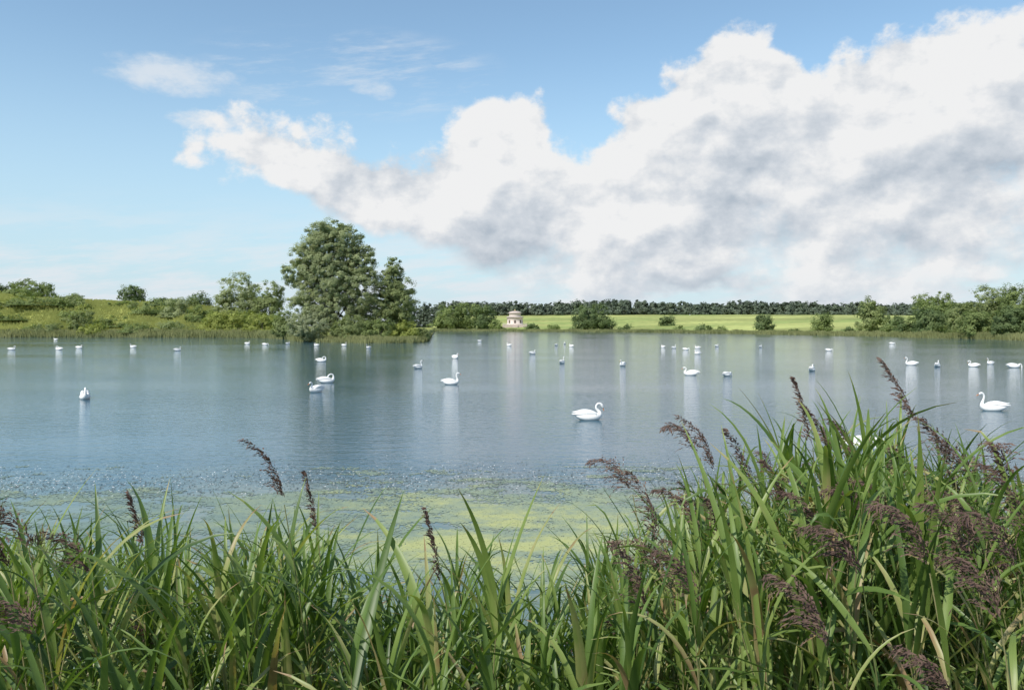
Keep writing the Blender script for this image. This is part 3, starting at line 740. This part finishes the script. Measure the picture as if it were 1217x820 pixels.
# ------------------------------------------------------------------ sky
sun_az = math.radians(222); sun_el = math.radians(46)
w = bpy.data.worlds.new('World'); bpy.context.scene.world = w; w.use_nodes = True
t = NT(w.node_tree)
bg = t.n['Background']
sky = t.node('ShaderNodeTexSky', sky_type='NISHITA', sun_disc=False, sun_elevation=sun_el, sun_rotation=sun_az)
sky.air_density = 1.0; sky.dust_density = .3; sky.ozone_density = 2.0
vec = t.node('ShaderNodeTexCoord').outputs['Generated']
sx = t.node('ShaderNodeSeparateXYZ', {0: vec}).outputs
az = t.m('ARCTAN2', sx[0], sx[1])
hr = t.m('SQRT', t.m('ADD', t.m('MULTIPLY', sx[0], sx[0]), t.m('MULTIPLY', sx[1], sx[1])))
el = t.m('DIVIDE', sx[2], t.m('MAXIMUM', hr, .02))
def off(o): return t.node('ShaderNodeVectorMath', {0: vec, 1: o}, operation='ADD').outputs[0]
warp = t.scl(t.node('ShaderNodeTexNoise', {'Vector': vec, 'Scale': 18., 'Detail': 3.}).outputs['Color'], (.05, .05, .05))
def clump(o, det):
    v = off(o)
    base = t.noise(t.scl(v, (1, 1, 1.3)), 8., det, .62)
    vw = t.node('ShaderNodeVectorMath', {0: v, 1: warp}, operation='ADD').outputs[0]
    vo = t.node('ShaderNodeTexVoronoi', {'Vector': vw, 'Scale': 26.}, feature='F1').outputs['Distance']
    return t.m('ADD', base, t.m('MULTIPLY', t.m('SUBTRACT', .45, vo), .13))
n0 = clump((0, 0, 0), 9)
n1 = clump((-.009, -.003, .015), 7)
s0 = t.noise(t.scl(vec, (1, 1, 1.8)), 7.5, 5, .55)
s1 = t.noise(t.scl(off((-.022, -.006, .030)), (1, 1, 1.8)), 7.5, 4, .55)
def curve(pts, xin):
    fc = t.n.new('ShaderNodeFloatCurve'); cm = fc.mapping.curves[0]
    P = []
    for px, row in pts:
        a = px2az(px); e_ = (HZ-row)/FP*math.cos(a)
        P.append(((a+.65)/1.3, (e_+.1)/.6))
    cm.points[0].location = (0, P[0][1]); cm.points[1].location = (1, P[-1][1])
    for p_ in P: cm.points.new(*p_)
    fc.mapping.update(); t.put(fc.inputs['Value'], xin)
    return t.m('SUBTRACT', t.m('MULTIPLY', fc.outputs[0], .6), .1)
wob = t.m('MULTIPLY', t.m('SUBTRACT', t.noise(vec, 9, 3), .5), .04)
xin = t.lin(t.m('ADD', az, wob), -.65, .65, 0, 1)
T = curve([(-80, 470), (120, 440), (190, 240), (222, 178), (240, 164), (280, 152), (340, 160), (400, 172), (460, 182), (510, 168), (540, 142), (570, 124), (605, 116), (640, 134), (690, 164), (730, 150), (770, 118), (805, 104), (830, 76), (850, 46), (890, 34), (935, 46), (960, 66), (1000, 58), (1060, 44), (1110, 48), (1160, 42), (1217, 30), (1290, 34)], xin)
Bt = curve([(-80, 200), (150, 195), (215, 184), (260, 194), (320, 216), (370, 246), (420, 272), (470, 294), (500, 320), (540, 375), (590, 440), (1290, 445)], xin)
d1 = t.m('SUBTRACT', T, el); d2 = t.m('SUBTRACT', el, Bt)
d = t.m('MINIMUM', t.m('MINIMUM', d1, t.m('MULTIPLY', d2, .7)), .09)
lowbreak = t.ss(el, .02, .14, 1.0, 0.)
Fd = t.m('ADD', t.m('ADD', t.m('DIVIDE', d, .055), t.m('MULTIPLY', t.m('SUBTRACT', n0, .52), 3.7)), .12)
Fd = t.m('SUBTRACT', Fd, t.m('MULTIPLY', lowbreak, t.ss(s0, .60, .40, 0., 1.3)))
depth = t.ss(d1, .02, .27)
alpha = t.ss(Fd, -.1, t.m('ADD', .36, t.m('MULTIPLY', depth, 1.2)))
lit = t.m('ADD', t.m('MULTIPLY', t.m('SUBTRACT', n0, n1), 2.6), t.m('SUBTRACT', .97, t.m('MULTIPLY', depth, .46)))
lit = t.m('ADD', lit, t.m('MULTIPLY', t.m('SUBTRACT', s0, s1), 2.2))
big = t.noise(t.scl(vec, (1, 1, 2.)), 3.3, 3)
lit = t.m('ADD', lit, t.m('MULTIPLY', t.m('SUBTRACT', big, .5), .9), clamp=True)
S = 10.0
rp = t.node('ShaderNodeValToRGB', {0: lit}); e = rp.color_ramp.elements
e[0].color = (.45, .515, .59, 1); e[1].color = (.87, .875, .88, 1); e3 = e.new(.5); e3.color = (.635, .68, .735, 1)
ccol = t.node('ShaderNodeVectorMath', {0: rp.outputs[0], 1: (S, S, S)}, operation='MULTIPLY').outputs[0]
def blob(px, row, rx, ry):
    a0 = px2az(px); e0 = (HZ-row)/FP*math.cos(a0)
    q1 = t.m('POWER', t.m('ABSOLUTE', t.m('DIVIDE', t.m('SUBTRACT', az, a0), rx/FP)), 2.)
    q2 = t.m('POWER', t.m('ABSOLUTE', t.m('DIVIDE', t.m('SUBTRACT', el, e0), ry/FP)), 2.)
    return t.m('SUBTRACT', 1., t.m('ADD', q1, q2))
sm = t.noise(t.scl(vec, (1, 1, 2.2)), 20, 6, .65)
def soft(bv, amp, lo, hi, a): return t.ss(t.m('ADD', bv, t.m('MULTIPLY', t.m('SUBTRACT', sm, .5), amp)), lo, hi, 0., a)
bl_ = [soft(blob(203, 89, 76, 25), 2.4, 0., 1.2, .75), soft(blob(447, 105, 30, 15), 3., 0, 1.2, .6), soft(blob(246, 142, 46, 13), 3., 0, 1.1, .75), soft(blob(632, 276, 18, 8), 2.5, 0, .8, .6)]
wisp = t.noise(t.scl(t.node('ShaderNodeVectorRotate', {'Vector': vec, 'Angle': .12}, rotation_type='Y_AXIS').outputs[0], (1, 1, 6)), 8, 7, .68)
w1 = t.m('MULTIPLY', t.ss(wisp, .46, .75), t.ss(blob(420, 88, 200, 62), 0., .8, 0., .55))
w2 = t.m('MULTIPLY', t.ss(wisp, .38, .62), t.ss(el, .03, .17, .85, .0))
al2 = t.m('MAXIMUM', w1, w2)
for q_ in bl_: al2 = t.m('MAXIMUM', al2, q_)
skyc = t.node('ShaderNodeVectorMath', {0: sky.outputs[0], 1: (1.85, 1.92, 1.75)}, operation='MULTIPLY').outputs[0]
grad = t.ss(el, -.02, .36, .88, 0.)
skyc = t.mixc(grad, skyc, (.49*S, .67*S, .81*S, 1))
c1 = t.mixc(al2, skyc, (.78*S, .82*S, .86*S, 1))
c2 = t.mixc(alpha, c1, ccol)
haze = t.ss(el, -.01, .08, .45, 0.)
c3 = t.mixc(haze, c2, (.68*S, .76*S, .83*S, 1))
t.l.new(c3, bg.inputs[0]); bg.inputs[1].default_value = .1
sd = bpy.data.lights.new('sun', 'SUN'); sd.energy = 4.7; sd.angle = math.radians(.5); sd.color = (1, .95, .87)
so = link(bpy.data.objects.new('sun', sd))
dv = Vector((math.sin(sun_az)*math.cos(sun_el), math.cos(sun_az)*math.cos(sun_el), math.sin(sun_el)))
so.rotation_euler = dv.to_track_quat('Z', 'Y').to_euler(); so.location = (0, 0, 50)

cd = bpy.data.cameras.new('camera'); cd.sensor_width = 36; cd.lens = FP/1217*36; cd.shift_y = -(410-HZ)/1217
cd.clip_end = 12000; cd.clip_start = .05
co = link(bpy.data.objects.new('camera', cd)); co.location = (0, 0, H); co.rotation_euler = (pi/2, 0, 0)
sc = bpy.context.scene; sc.camera = co
sc.view_settings.view_transform = 'Standard'; sc.view_settings.look = 'None'; sc.view_settings.exposure = 0
